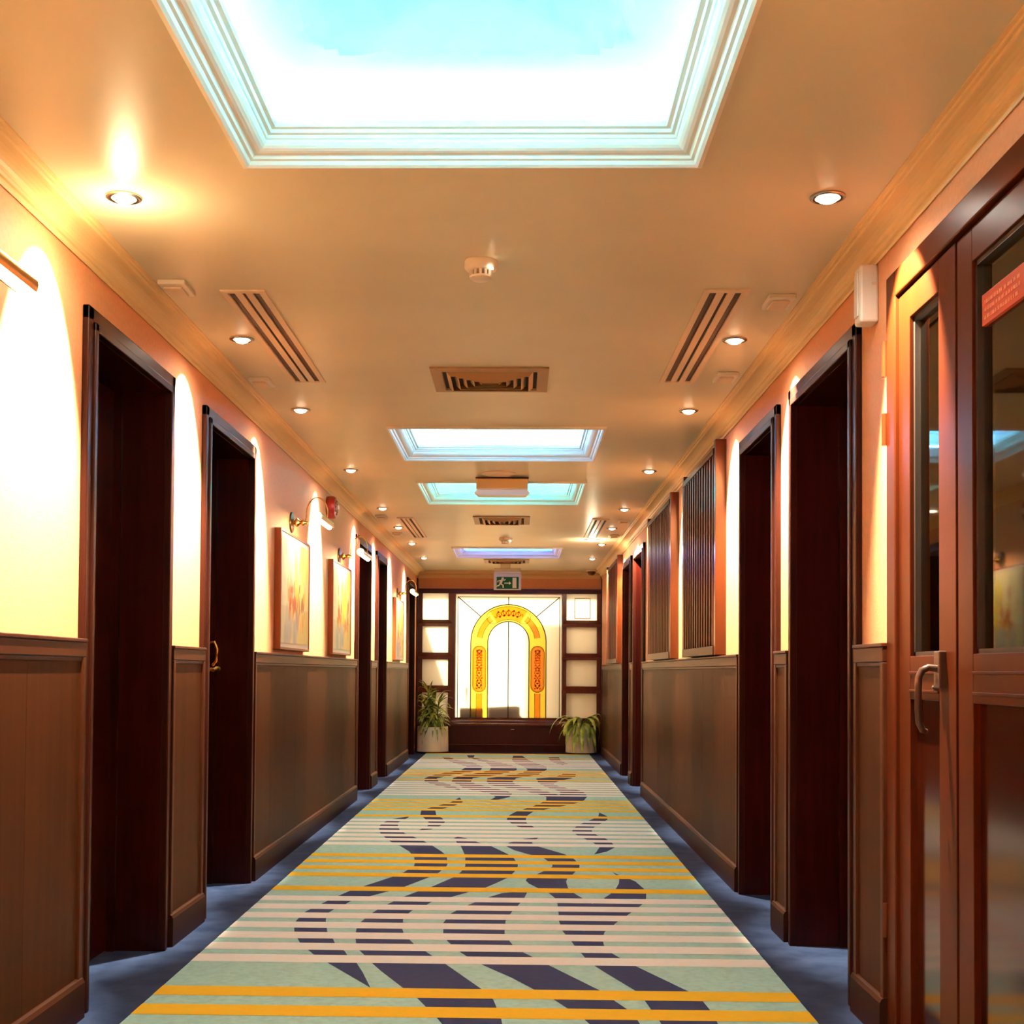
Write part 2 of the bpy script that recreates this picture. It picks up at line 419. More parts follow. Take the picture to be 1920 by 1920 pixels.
# ================================================================== END WALL of timber, shelves and glass
YG = 17.10
S(MB().box(-1.42, -1.345, YG-.13, YE+.1, 0, 2.305).box(1.095, 1.17, YG-.13, YE+.1, 0, 2.305).build('trim_21', M['end_dark'], bevel=.004))
S(MB().box(-1.345, 1.095, YG-.03, YE+.1, 2.110, 2.170).box(-1.345, 1.095, YG-.045, YG-.03, 2.155, 2.170).build('trim_22', M['end_dark'], bevel=.003))
def shelf_column(x0, x1, name_label, dark_first):
    # x0..x1 outer edges of the stiles
    t = empty('display_shelf', ((x0+x1)/2, YG, .38)); tag(t, name_label, 'shelf')
    sw = .055; m = MB()
    a = MB().box(x0, x0+sw, YG-.03, YE+.08, .453, 2.11); a.build('stile', M['end_wood'], t, bevel=.003)
    b = MB().box(x1-sw-.035, x1, YG-.03, YE+.08, .453, 2.11) if dark_first else MB().box(x1-sw, x1, YG-.03, YE+.08, .453, 2.11)
    b.build('stile', M['end_wood'], t, bevel=.003)
    zs = [1.685, 1.245, .805]
    for z in zs:
        s_ = MB(); xa, xb = x0-.005, x1+.005-(.035 if dark_first else 0)
        # block with a sloping mitred top
        s_.add([(xa,YG-.09,z-.02),(xb,YG-.09,z-.02),(xb,YG-.03,z-.02),(xa,YG-.03,z-.02),
                (xa,YG-.09,z+.018),(xb,YG-.09,z+.018),(xb-.045,YG-.03,z+.07),(xa+.045,YG-.03,z+.07)],
               [(0,1,5,4),(4,5,6,7),(1,2,6,5),(0,4,7,3),(2,3,7,6),(0,3,2,1)])
        s_.box(xa+.04, xb-.04, YG-.03, YE+.06, z-.02, z+.07)
        s_.build('shelf', M['end_wood'], t)
    tops = [2.11]+[z-.02 for z in zs]; bots = [z+.07 for z in zs]+[.4535]
    for zt, zb in zip(tops, bots):
        MB().box(x0+sw, x1-sw, YG+.025, YG+.033, zb, zt).build('glass_pane', M['frosted'], t)
    return t
shelf_column(-1.345, -.853, 'dark wood shelf column left of the arched window, above the bushy plant', True)
shelf_column(.579, 1.095, 'dark wood shelf column right of the arched window, above the drooping plant', False)
# base cabinet
t = empty('base_cabinet', (-.13, 16.97, 0)); tag(t, 'long low dark wood cabinet below the arched window', 'cabinet')
MB().box(-1.345, 1.095, 16.97, YE+.05, .10, .352).build('body', M['end_dark'], t, bevel=.003)
MB().box(-1.345, 1.095, 16.985, YE+.05, 0, .10).build('plinth', M['end_dark'], t)
MB().box(-1.345, 1.095, 16.955, 16.975, .092, .104).build('moulding', M['end_wood'], t, bevel=.002)
pr = [(16.945,.352),(16.945,.374),(16.96,.382),(17.02,.386),(17.03,.41),(17.06,.43),(17.06,.452),(YE+.05,.452),(YE+.05,.352)]
MB().prism(pr, 'x', -1.345, 1.095).build('ledge', M['end_wood'], t)
MB().box(-.10, -.055, 16.966, 16.972, .298, .306).build('catch', M['chrome'], t)

# window_1: the leaded arched window
gx0, gx1, gz0, gz1 = -.853, .579, .452, 2.11
acx, acz, RO, RI = -.139, 1.460, .503, .276
win = S(MB().box(gx0, gx1, YG+.015, YG+.04, gz1-.012, gz1).box(gx0, gx0+.010, YG+.015, YG+.04, gz0, gz1).box(gx1-.010, gx1, YG+.015, YG+.04, gz0, gz1).build('window_1', M['white_plastic']))
def arch_pts(r, n=40, z_bot=gz0):
    p = [(acx-r, z_bot)]
    for i in range(n+1):
        a = PI - PI*i/n; p.append((acx+r*math.cos(a), acz+r*math.sin(a)))
    return p + [(acx+r, z_bot)]
def band(m, ro, ri, y0, y1, a0=0, a1=PI, n=48, zb=None, mi=0):
    # flat arch band in the xz plane with thickness
    pts_o = []; pts_i = []
    if zb is not None: pts_o.append((acx+ro, zb)); pts_i.append((acx+ri, zb))
    for i in range(n+1):
        a = a0+(a1-a0)*i/n
        pts_o.append((acx+ro*math.cos(a), acz+ro*math.sin(a))); pts_i.append((acx+ri*math.cos(a), acz+ri*math.sin(a)))
    if zb is not None: pts_o.append((acx-ro, zb)); pts_i.append((acx-ri, zb))
    k = len(pts_o); v = [(p[0], y0, p[1]) for p in pts_o] + [(p[0], y0, p[1]) for p in pts_i] + [(p[0], y1, p[1]) for p in pts_o] + [(p[0], y1, p[1]) for p in pts_i]
    f = []
    for i in range(k-1):
        f += [(i, i+1, k+i+1, k+i), (2*k+i, 3*k+i, 3*k+i+1, 2*k+i+1), (i, 2*k+i, 2*k+i+1, i+1), (k+i, k+i+1, 3*k+i+1, 3*k+i)]
    return m.add(v, f, mi)
# the coloured glass is a thin layer: the frosted pane is cut away behind it visually by its own translucent colour
arch = band(MB(), RO, RI, YG+.022, YG+.0275, zb=gz0).build('arch_band', M['glass_yellow'], win)
def capsule(cx, z0, z1, r, n=14):
    p = []
    for i in range(n+1): a = PI*i/n; p.append((cx+r*math.cos(a), z1-r+r*math.sin(a)))
    for i in range(n+1): a = PI+PI*i/n; p.append((cx+r*math.cos(a), z0+r+r*math.sin(a)))
    return p
rm = (RO+RI)/2
MB().prism([(gx1-.005, gz0), (gx1-.005, gz1-.005), (gx0+.005, gz1-.005), (gx0+.005, gz0)]+arch_pts(RO), 'y', YG+.028, YG+.034).build('glass_pane', M['frosted'], win)
MB().prism(arch_pts(RI), 'y', YG+.028, YG+.034).build('glass_pane', M['frosted'], win)
def line(m, pts, w, y0, y1, closed=False, mi=0):
    P = [Vector((p[0], p[1])) for p in pts]; k = len(P)
    if closed: P = P+[P[0]]; k += 1
    L_ = []; R_ = []
    for i in range(k):
        if closed: d = P[(i+1) % (k-1)] - P[(i-1) % (k-1)]
        else: d = P[min(i+1, k-1)] - P[max(i-1, 0)]
        d.normalize(); nn = Vector((-d.y, d.x))*w/2
        L_.append(P[i]+nn); R_.append(P[i]-nn)
    v = [(a.x, y0, a.y) for a in L_]+[(a.x, y0, a.y) for a in R_]+[(a.x, y1, a.y) for a in L_]+[(a.x, y1, a.y) for a in R_]
    f = []
    for i in range(k-1):
        f += [(i, i+1, k+i+1, k+i), (2*k+i, 3*k+i, 3*k+i+1, 2*k+i+1), (i, 2*k+i, 2*k+i+1, i+1), (k+i, k+i+1, 3*k+i+1, 3*k+i)]
    return m.add(v, f, mi)
cap_z = (.79, 1.41)
carts = []
for sx in (-1, 1):
    cx = acx+sx*rm
    m = MB(); m.prism([(p[0], p[1]) for p in capsule(cx, cap_z[0], cap_z[1], .088)], 'y', YG+.016, YG+.0215)
    carts.append(m.build('cartouche', M['glass_amber'], win))
    m = MB(); m.box(cx-.036, cx+.036, YG+.016, YG+.0215, gz0, cap_z[0]-.015); m.build('stem_strip', M['glass_amber'], win)
    a0, a1 = (PI*.70, PI*.955) if sx < 0 else (PI*.045, PI*.30)
    band(MB(), rm+.035, rm-.035, YG+.016, YG+.0215, a0, a1, 14).build('stem_strip', M['glass_amber'], win)
top = band(MB(), rm+.088, rm-.088, YG+.016, YG+.0215, PI*.325, PI*.675, 24).build('cartouche', M['glass_amber'], win)
# lead lines
ld = MB(); y0, y1 = YG+.010, YG+.016
zb = gz0
for r in (RO, RI): line(ld, arch_pts(r), .013, y0, y1)
line(ld, [(gx0+.035, gz0), (gx0+.035, gz1-.045), (gx1-.035, gz1-.045), (gx1-.035, gz0)], .011, y0, y1)
line(ld, [(gx0+.035, gz1-.045), (acx-RO*.74, acz+RO*.68)], .012, y0, y1); line(ld, [(gx1-.035, gz1-.045), (acx+RO*.74, acz+RO*.68)], .012, y0, y1)
line(ld, [(acx, gz1-.045), (acx, acz+RO)], .012, y0, y1); line(ld, [(acx, acz+RI), (acx, gz0)], .013, y0, y1)
for sx in (-1, 1):
    cx = acx+sx*rm
    line(ld, capsule(cx, cap_z[0], cap_z[1], .090), .007, y0, y1, True)
    line(ld, capsule(cx, cap_z[0]+.012, cap_z[1]-.012, .076), .004, y0, y1, True)
    for q in (-.037, .037): line(ld, [(cx+q, gz0), (cx+q, cap_z[0]-.01)], .006, y0, y1)
    a0, a1 = (PI*.70, PI*.955) if sx < 0 else (PI*.045, PI*.30)
    for rr in (rm+.036, rm-.036): line(ld, [(acx+rr*math.cos(a0+(a1-a0)*i/12), acz+rr*math.sin(a0+(a1-a0)*i/12)) for i in range(13)], .006, y0, y1)
    for q in (-.045,.045): line(ld, [(cx+sx*q, gz0), (cx+sx*q, gz0+.001)], .004, y0, y1)
a0, a1 = PI*.325, PI*.675
for rr in (rm+.088, rm-.088): line(ld, [(acx+rr*math.cos(a0+(a1-a0)*i/20), acz+rr*math.sin(a0+(a1-a0)*i/20)) for i in range(21)], .007, y0, y1)
for aa in (a0, a1):
    ex, ez = acx+rm*math.cos(aa), acz+rm*math.sin(aa); sg = -1 if aa == a0 else 1
    line(ld, [(ex+.088*math.cos(aa+sg*PI*j/10), ez+.088*math.sin(aa+sg*PI*j/10)) for j in range(11)], .007, y0, y1)
ld.build('lead_line', M['lead'], win)
# vine ornament in the three cartouches
vn = MB(); pp = MB(); random.seed(2)
def blob(m, x, z, r, y0=YG+.011, y1=YG+.0158, n=9, sq=1.0, rot=0.):
    m.prism([(x+r*math.cos(2*PI*i/n+rot)*sq, z+r*math.sin(2*PI*i/n+rot)) for i in range(n)], 'y', y0, y1)
for sx in (-1, 1):
    cx = acx+sx*rm
    for ph in (0, PI):
        line(vn, [(cx+.036*math.sin(ph+(z_-.84)*22), z_) for z_ in [.84+.52*i/40 for i in range(41)]], .008, YG+.011, YG+.0158)
    for i in range(16):
        z_ = .84+.034*i; q_ = .036*math.sin((z_-.84)*22+PI/2)
        for k_ in (-1, 1):
            blob(vn, cx+k_*q_*.9, z_, random.uniform(.007,.012), n=5, rot=random.random()*6)
            line(vn, [(cx+k_*q_+.016*math.cos(t_)*(1-t_/9), z_+.014*math.sin(t_)*(1-t_/9)) for t_ in (0,.8,1.6,2.4,3.2,4.,4.8)], .004, YG+.011, YG+.0158)
    for z_ in (.93, 1.10, 1.27):
        line(vn, [(cx+.024*math.cos(2*PI*j/12), z_+.024*math.sin(2*PI*j/12)) for j in range(12)], .006, YG+.011, YG+.0158, True)
    for dz, z_ in ((0,.865),(0,1.32)):
        for k_ in (-1, 1): blob(pp, cx+k_*.026, z_+.02, .013, n=7)
        blob(pp, cx, z_-.015, .013, n=7)
for i in range(30):
    a = a0+.05+(a1-a0-.1)*i/29; rr = rm+.03*math.sin(i*1.3)
    if i < 29:
        a2 = a0+.05+(a1-a0-.1)*(i+1)/29; r2 = rm+.03*math.sin((i+1)*1.3)
        line(vn, [(acx+rr*math.cos(a), acz+rr*math.sin(a)), (acx+r2*math.cos(a2), acz+r2*math.sin(a2))], .008, YG+.011, YG+.0158)
for a in (a0+.22, a0+.38, PI/2, a1-.38, a1-.22):
    for d in (-.03, .035): blob(pp if a != PI/2 else vn, acx+(rm+d)*math.cos(a), acz+(rm+d)*math.sin(a), .014, n=7)
    line(vn, [(acx+rm*math.cos(a)+.03*math.cos(2*PI*j/12), acz+rm*math.sin(a)+.03*math.sin(2*PI*j/12)) for j in range(12)], .006, YG+.011, YG+.0158, True)
vn.build('vine_ornament', M['glass_orange'], win); pp.build('berry_ornament', M['glass_purple'], win)

# white square panel standing in the top opening of the right shelf
t = MB()
for a_, b_, c_, d_ in ((.740,.955,1.775,1.787), (.740,.955,2.045,2.057), (.740,.750,1.787,2.045), (.945,.955,1.787,2.045)): t.box(a_, b_, YG+.002, YG+.014, c_, d_)
o = t.build('square_frame', M['white_plastic'], bevel=.002)
tag(o, 'thin pale square frame in the top opening of the right shelf column', 'frame')

# outdoors: unseen blockers added to shade the frosted glass, then dark silhouettes behind it
def outdoor(n, mb, lab, cat):
    o = mb.build(n, M['concrete']); tag(o, lab, cat); return o
outdoor('sun_blocker_right', MB().box(.17, 1.6, 17.75, 17.95, -.05, 1.95), 'unseen block added to shade the right part of the frosted arched window', 'sun blocker')  # added out of view to keep the sun off the right side
outdoor('sun_blocker_left', MB().prism([(-1.7,-.05),(-.90,-.05),(-.90,.8),(-.94,.97),(-1.19,1.72),(-1.27,2.0),(-1.7,2.0)], 'y', 17.5, 17.6), 'unseen sloping block added to shade the lower left frosted shelf panes', 'wall')  # unseen, its slope shaped to cast the slanted shade edge on the panes
S(MB().box(-3, 3, YE+.2, 21, -.1, -.05).build('floor_outside', M['concrete']))
def behind(n, mb, lab, cat):
    o = mb.build(n, M['dark_box']); tag(o, lab, cat); return o
behind('storage_box', MB().prism([(-.41,.453),(.05,.453),(.05,.47),(.02,.49),(.02,.60),(-.03,.615),(-.41,.595)], 'y', YG+.05, YG+.11), 'dark low box behind the bottom middle of the frosted window', 'box')
behind('storage_box', MB().box(-.78, -.47, YG+.05, YG+.11, .453, .585), 'dark low box behind the bottom left of the frosted window', 'box')
behind('garden_post', MB().prism([(-.692,.585),(-.688,.585),(-.678,.86),(-.706,.86)], 'y', YG+.06, YG+.075), 'slim dark stake behind the lower left of the frosted window', 'post')

# ================================================================== RUG
RX0, RX1, RY0, RY1 = -1.185, .915, -2.0, 16.515
RUG_SHAPES = [[(-0.788,9.34),(-0.888,9.18),(-0.937,8.96),(-0.943,8.75),(-0.923,8.54),(-0.893,8.35),(-0.840,8.14),(-0.783,7.94),(-0.716,7.78),(-0.633,7.52),(-0.619,7.45),(-0.586,7.29),(-0.565,7.06),(-0.561,6.98),(-0.596,6.76),(-0.635,6.62),(-0.753,6.31),(-0.805,6.17),(-0.843,6.02),(-0.890,5.82),(-0.931,5.62),(-0.934,5.42),(-0.915,5.27),(-0.900,5.19),(-0.861,5.05),(-0.843,4.99),(-0.789,4.86),(-0.749,4.77),(-0.688,4.66),(-0.489,4.30),(-0.542,4.52),(-0.581,4.66),(-0.630,4.78),(-0.650,4.85),(-0.704,4.98),(-0.724,5.06),(-0.766,5.19),(-0.806,5.41),(-0.816,5.48),(-0.823,5.62),(-0.814,5.68),(-0.778,5.82),(-0.766,5.89),(-0.692,6.03),(-0.622,6.16),(-0.555,6.30),(-0.445,6.62),(-0.412,6.76),(-0.384,7.00),(-0.385,7.08),(-0.401,7.30),(-0.425,7.45),(-0.446,7.54),(-0.509,7.76),(-0.572,7.96),(-0.650,8.16),(-0.734,8.36),(-0.788,8.55),(-0.818,8.76),(-0.833,8.97),(-0.792,9.24)],
 [(-0.384,8.21),(-0.403,8.16),(-0.378,7.95),(-0.343,7.77),(-0.309,7.46),(-0.297,7.31),(-0.284,7.00),(-0.298,6.78),(-0.327,6.61),(-0.424,6.30),(-0.483,6.16),(-0.531,6.03),(-0.591,5.82),(-0.632,5.63),(-0.658,5.42),(-0.658,5.26),(-0.651,5.19),(-0.635,5.06),(-0.625,4.99),(-0.594,4.86),(-0.565,4.78),(-0.525,4.66),(-0.476,4.53),(-0.379,4.30),(-0.322,4.17),(-0.281,4.05),(-0.244,3.94),(-0.190,3.76),(-0.132,3.56),(-0.029,3.56),(-0.036,3.77),(-0.047,3.94),(-0.061,4.05),(-0.075,4.16),(-0.114,4.29),(-0.259,4.66),(-0.316,4.79),(-0.348,4.87),(-0.396,4.98),(-0.421,5.06),(-0.457,5.19),(-0.470,5.27),(-0.480,5.41),(-0.486,5.48),(-0.474,5.62),(-0.463,5.69),(-0.411,5.82),(-0.395,5.89),(-0.309,6.03),(-0.238,6.16),(-0.157,6.30),(-0.119,6.40),(-0.049,6.61),(-0.021,6.77),(-0.010,6.85),(0.002,7.00),(0.002,7.08),(-0.024,7.33),(-0.060,7.47),(-0.157,7.78),(-0.245,7.96),(-0.329,8.16)],
 [(0.051,6.23),(-0.072,6.15),(-0.143,6.02),(-0.141,6.02),(-0.227,5.82),(-0.288,5.63),(-0.310,5.42),(-0.299,5.21),(-0.273,5.05),(-0.212,4.85),(-0.179,4.77),(-0.130,4.66),(-0.017,4.46),(0.067,4.28),(0.125,4.16),(0.166,4.05),(0.207,3.94),(0.256,3.75),(0.287,3.57),(0.377,3.58),(0.382,3.76),(0.368,3.95),(0.349,4.06),(0.318,4.16),(0.281,4.29),(0.114,4.66),(0.062,4.78),(0.025,4.86),(-0.014,4.98),(-0.029,5.06),(-0.050,5.20),(-0.051,5.27),(-0.049,5.47),(-0.023,5.68),(0.004,5.83),(0.033,6.03),(0.045,6.15),(0.045,6.16)],
 [(0.136,8.23),(0.043,8.15),(-0.054,7.95),(-0.069,7.79),(-0.018,7.62),(0.053,7.48),(0.147,7.32),(0.192,7.09),(0.189,6.99),(0.113,6.76),(0.053,6.61),(0.042,6.53),(0.058,6.43),(0.105,6.29),(0.151,6.16),(0.175,6.04),(0.184,5.90),(0.182,5.67),(0.178,5.48),(0.186,5.27),(0.215,5.06),(0.224,4.98),(0.242,4.86),(0.255,4.77),(0.282,4.65),(0.319,4.53),(0.395,4.30),(0.414,4.17),(0.424,4.05),(0.434,3.94),(0.446,3.76),(0.437,3.58),(0.576,3.59),(0.600,3.77),(0.610,3.95),(0.609,4.05),(0.601,4.17),(0.579,4.28),(0.428,4.66),(0.385,4.78),(0.359,4.86),(0.338,4.99),(0.338,5.07),(0.348,5.19),(0.357,5.26),(0.406,5.41),(0.427,5.48),(0.497,5.67),(0.568,5.88),(0.603,6.04),(0.617,6.17),(0.620,6.31),(0.598,6.53),(0.568,6.63),(0.526,6.75),(0.503,6.83),(0.516,6.73),(0.525,6.63),(0.510,6.47),(0.483,6.31),(0.449,6.17),(0.406,6.04),(0.408,6.03),(0.342,5.89),(0.304,6.04),(0.273,6.16),(0.249,6.29),(0.246,6.50),(0.259,6.63),(0.294,6.76),(0.309,6.84),(0.336,6.98),(0.342,7.10),(0.317,7.31),(0.273,7.48),(0.122,7.80),(0.087,7.95),(0.121,8.14)],
 [(0.613,9.69),(0.591,9.44),(0.531,9.24),(0.447,8.99),(0.394,8.79),(0.362,8.57),(0.383,8.36),(0.430,8.16),(0.474,7.96),(0.496,7.79),(0.467,7.60),(0.446,7.49),(0.453,7.49),(0.526,7.60),(0.592,7.80),(0.587,7.97),(0.565,8.17),(0.514,8.37),(0.493,8.58),(0.523,8.80),(0.581,9.00),(0.645,9.25),(0.659,9.45),(0.616,9.69)],
 [(-0.492,10.74),(-0.539,10.38),(-0.612,10.14),(-0.689,9.91),(-0.732,9.72),(-0.717,9.45),(-0.670,9.22),(-0.624,8.99),(-0.614,8.77),(-0.650,8.57),(-0.658,8.53),(-0.651,8.53),(-0.578,8.58),(-0.529,8.78),(-0.510,9.00),(-0.542,9.23),(-0.601,9.46),(-0.625,9.73),(-0.554,9.93),(-0.488,10.15),(-0.445,10.39),(-0.485,10.74)],
 [(0.470,13.36),(0.432,13.16),(0.369,12.93),(0.179,12.73),(0.190,12.48),(0.193,12.26),(0.224,12.03),(0.253,11.82),(0.299,11.63),(0.350,11.48),(0.375,11.26),(0.358,11.06),(0.241,10.91),(0.234,10.60),(0.189,10.38),(0.129,10.15),(0.055,9.92),(-0.015,9.71),(-0.063,9.46),(-0.080,9.22),(-0.048,8.98),(0.004,8.77),(0.061,8.72),(0.112,8.72),(0.107,8.78),(0.063,8.99),(0.058,9.23),(0.072,9.47),(0.117,9.72),(0.236,9.93),(0.373,10.18),(0.482,10.40),(0.548,10.63),(0.592,10.95),(0.591,11.08),(0.585,11.28),(0.553,11.50),(0.465,11.64),(0.394,11.84),(0.333,12.04),(0.350,12.27),(0.410,12.50),(0.522,12.76),(0.572,12.95),(0.595,13.18),(0.597,13.37)],
 [(-0.933,15.78),(-0.878,15.35),(-0.758,14.86),(-0.569,14.22),(-0.608,13.73),(-0.746,13.39),(-0.868,13.03),(-0.922,12.65),(-0.892,12.25),(-0.814,12.05),(-0.744,11.85),(-0.625,11.64),(-0.524,11.44),(-0.513,11.44),(-0.542,11.65),(-0.615,11.86),(-0.654,12.06),(-0.759,12.27),(-0.802,12.66),(-0.671,13.05),(-0.523,13.41),(-0.399,13.76),(-0.393,14.24),(-0.525,14.88),(-0.762,15.37),(-0.843,15.79)],
 [(-0.647,16.16),(-0.607,15.71),(-0.368,14.85),(-0.298,14.25),(-0.301,13.77),(-0.377,13.43),(-0.553,13.06),(-0.641,12.72),(-0.636,12.28),(-0.567,12.04),(-0.530,11.87),(-0.504,11.65),(-0.402,11.45),(-0.320,11.28),(-0.241,11.10),(-0.189,10.83),(-0.227,10.59),(-0.165,10.60),(-0.070,10.84),(-0.051,11.12),(-0.079,11.30),(-0.146,11.48),(-0.238,11.68),(-0.310,11.89),(-0.395,12.06),(-0.450,12.30),(-0.448,12.73),(-0.224,13.09),(-0.108,13.46),(-0.013,13.80),(-0.020,14.28),(-0.191,14.87),(-0.547,15.71),(-0.548,16.17)],
 [(-0.063,16.11),(-0.075,15.45),(-0.051,14.94),(0.060,14.29),(0.105,13.85),(0.051,13.47),(-0.038,13.19),(-0.303,12.71),(-0.299,12.30),(-0.262,11.97),(-0.088,11.68),(0.022,11.45),(0.129,11.23),(0.200,11.05),(0.239,10.87),(0.373,10.88),(0.353,11.06),(0.290,11.25),(0.219,11.47),(0.134,11.70),(-0.017,12.00),(-0.053,12.32),(-0.018,12.74),(0.213,13.21),(0.243,13.49),(0.310,13.88),(0.319,14.31),(0.184,14.96),(0.116,15.47),(0.052,16.13)],
 [(0.376,15.88),(0.377,15.29),(0.449,14.80),(0.499,14.61),(0.513,14.62),(0.577,14.81),(0.508,15.31),(0.505,15.90)]]
def poly_flat(m, pts, z, mi):
    tri = tessellate_polygon([[Vector((a, b, 0)) for a, b in pts]])
    m.add([(a, b, z) for a, b in pts], [tuple(t) for t in tri], mi)
m = MB(); m.box(RX0, RX1, RY0, RY1, 0, .010, 0)
for p in RUG_SHAPES: poly_flat(m, p, .0104, 1)
for k in range(-1, 4):
    b = 4.72 + 3.1325*k
    for i in range(7): 
        y = b+.207*i
        if RY0 < y < RY1-.1: m.add([(RX0,y-.062,.0108),(RX1,y-.062,.0108),(RX1,y+.062,.0108),(RX0,y+.062,.0108)], [(0,1,2,3)], 3)
    for y in [b+1.515]+[b-.485-.235*j for j in range(4)]:
        if RY0 < y < RY1-.1: m.add([(RX0,y-.062,.0108),(RX1,y-.062,.0108),(RX1,y+.062,.0108),(RX0,y+.062,.0108)], [(0,1,2,3)], 2)
m.add([(RX0,16.36,.0108),(RX1,16.36,.0108),(RX1,RY1,.0108),(RX0,RY1,.0108)], [(0,1,2,3)], 2)
me_o = m.build('runner_rug', [M['rug_base'], M['rug_navy'], M['rug_yellow'], M['rug_cream']])
# upward normals for the flat pile faces
for p in me_o.data.polygons:
    pass
tag(me_o, 'long green runner rug with yellow and cream stripes and navy waves', 'rug')

# ================================================================== CEILING COVES
cove_cols = [((.115,.78,1.0), .80), ((.12,.58,1.0), .7), ((.07,.86,1.0), .6), ((.06,.24,1.0), .55)]
cove_lab = ['large recessed ceiling panel glowing cyan nearest the camera', 'second recessed ceiling panel, pale blue at its left end',
            'third recessed ceiling panel, turquoise, just beyond the hanging light box', 'smallest and farthest recessed ceiling panel, glowing blue']
mprof = [(-.014,2.4095),(-.014,2.397),(-.002,2.394),(.006,2.399),(.010,2.408),(.018,2.410),(.021,2.416)]
for k in range(7):
    a = k/6*PI/2; mprof.append((.024+.036*math.sin(a), 2.418+.026*(1-math.cos(a))))
mprof += [(.064,2.446),(.067,2.453),(.076,2.455),(.079,2.463),(.090,2.465),(.090,2.480),(-.002,2.480),(-.002,2.4095)]
for i, (a, b) in enumerate(COVES):
    t = empty('recessed_ceiling_light', ((CX0+CX1)/2, (a+b)/2, CEIL)); tag(t, cove_lab[i], 'ceiling light', 'glowing ceiling recesses')
    MB().ring_rect(CX0, CX1, a, b, mprof).build('moulding', M['moulding'], t)
    # plaster box above with a raised, rounded dome in its middle
    x0, x1, y0, y1 = CX0-.12, CX1+.12, a-.12, b+.12; zb = 2.470; zt = 2.60
    w = MB(); w.ring_rect(x0-.02, x1+.02, y0-.02, y1+.02, [(0, zb), (.02, zb), (.02, zt), (0, zt)])
    w.ring_rect(CX0-.125, CX1+.125, a-.125, b+.125, [(0, 2.462), (.13, 2.462), (.13, 2.470), (0, 2.470)])
    w.build('cove_wall', M['cove_white'], t)
    d = MB(); n = 44; vs_ = []
    cx, cy = (x0+x1)/2, (y0+y1)/2; hx, hy = .375, .365; rr = .16
    for iy in range(n+1):
        for ix in range(n+1):
            x = x0+(x1-x0)*ix/n; y = y0+(y1-y0)*iy/n
            qx = max(abs(x-cx)-(hx-rr), 0); qy = max(abs(y-cy)-(hy-rr), 0); dist = math.hypot(qx, qy)-rr
            u = min(1, max(0, (-dist+.02)/.10)); u = u*u*(3-2*u)
            vs_.append((x, y, zt+.30*u))
    d.add(vs_, [(j*(n+1)+i_, j*(n+1)+i_+1, (j+1)*(n+1)+i_+1, (j+1)*(n+1)+i_) for j in range(n) for i_ in range(n)])
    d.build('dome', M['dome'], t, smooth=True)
    col, pw = cove_cols[i]
    for side in range(4):
        ln = (x1-x0-.2) if side % 2 == 0 else (y1-y0-.2)
        L_ = bpy.data.lights.new('cove_strip', 'AREA'); L_.shape = 'RECTANGLE'; L_.size = ln; L_.size_y = .03
        c2 = col
        if i == 1 and side == 3: c2 = (.16,.40,1.0)
        L_.color = c2; L_.energy = COVE_W*pw
        o = bpy.data.objects.new('cove_strip', L_); C.objects.link(o); o.parent = t
        px, py = [((x0+x1)/2, y0+.05), (x1-.05, (y0+y1)/2), ((x0+x1)/2, y1-.05), (x0+.05, (y0+y1)/2)][side]
        o.location = (px-t.location.x, py-t.location.y, 2.505-CEIL)
        tgt = Vector(((x0+x1)/2-px, (y0+y1)/2-py, 0)).normalized()*1.0+Vector((0,0,1))
        q = tgt.to_track_quat('-Z', 'Y').to_euler()
        # keep the long side along the wall
        zdir = -tgt.normalized(); xdir = Vector((1,0,0)) if side % 2 == 0 else Vector((0,1,0)); ydir = zdir.cross(xdir)
        o.rotation_euler = Matrix((xdir, ydir, zdir)).transposed().to_euler()

# ================================================================== DOWNLIGHTS
def downlight(x, y, label, side):
    t = empty('recessed_downlight', (x, y, CEIL)); tag(t, label, 'ceiling light', 'recessed downlights in the %s row' % side)
    return t
proto = {}
def dl_build(t, x, y, power=1., glow=1.):
    if not proto:
        r = MB().lathe([(.050,0),(.050,-.004),(.044,-.007),(.036,-.006),(.033,-.001),(.033,0)], (0,0,0), 'z', 32)
        o = r.build('trim_ring', M['chrome'], smooth=True); o.parent = t; proto['r'] = o
        b = MB().lathe([(.031,0),(.030,-.006),(.024,-.013),(.012,-.018),(0,-.019)], (0,0,0), 'z', 24)
        o = b.build('bulb', M['bulb'], smooth=True); o.parent = t; proto['b'] = o
    else:
        for k in ('r', 'b'):
            c = proto[k].copy(); C.objects.link(c); c.parent = t
    sp = bpy.data.lights.new('spot', 'SPOT'); sp.energy = SPOT_W*power; sp.color = SPOT_COL; sp.spot_size = R(62); sp.spot_blend = .40; sp.shadow_soft_size = .012
    o = bpy.data.objects.new('spot', sp); C.objects.link(o); o.parent = t; o.location = (0,0,-.022); o.rotation_euler = (0, R(31)*(1 if x < 0 else -1), 0)
    pl = bpy.data.lights.new('glow', 'SPOT'); pl.energy = BULB_W*power; pl.color = BULB_COL; pl.shadow_soft_size = .025; pl.spot_size = R(158); pl.spot_blend = .6
    o = bpy.data.objects.new('glow', pl); C.objects.link(o); o.parent = t; o.location = (0,0,-.024)
    if glow > 1:
        pl = bpy.data.lights.new('halo', 'POINT'); pl.energy = 3.2; pl.color = (1,.8,.45); pl.shadow_soft_size = .03
        o = bpy.data.objects.new('halo', pl); C.objects.link(o); o.parent = t; o.location = (0,0,-.12)
LX, RXD = -1.13, .86
ly = [-1.2, .5, 2.0, 3.58, 5.13, 6.53, 8.50, 10.50, 11.90, 13.40, 15.10]
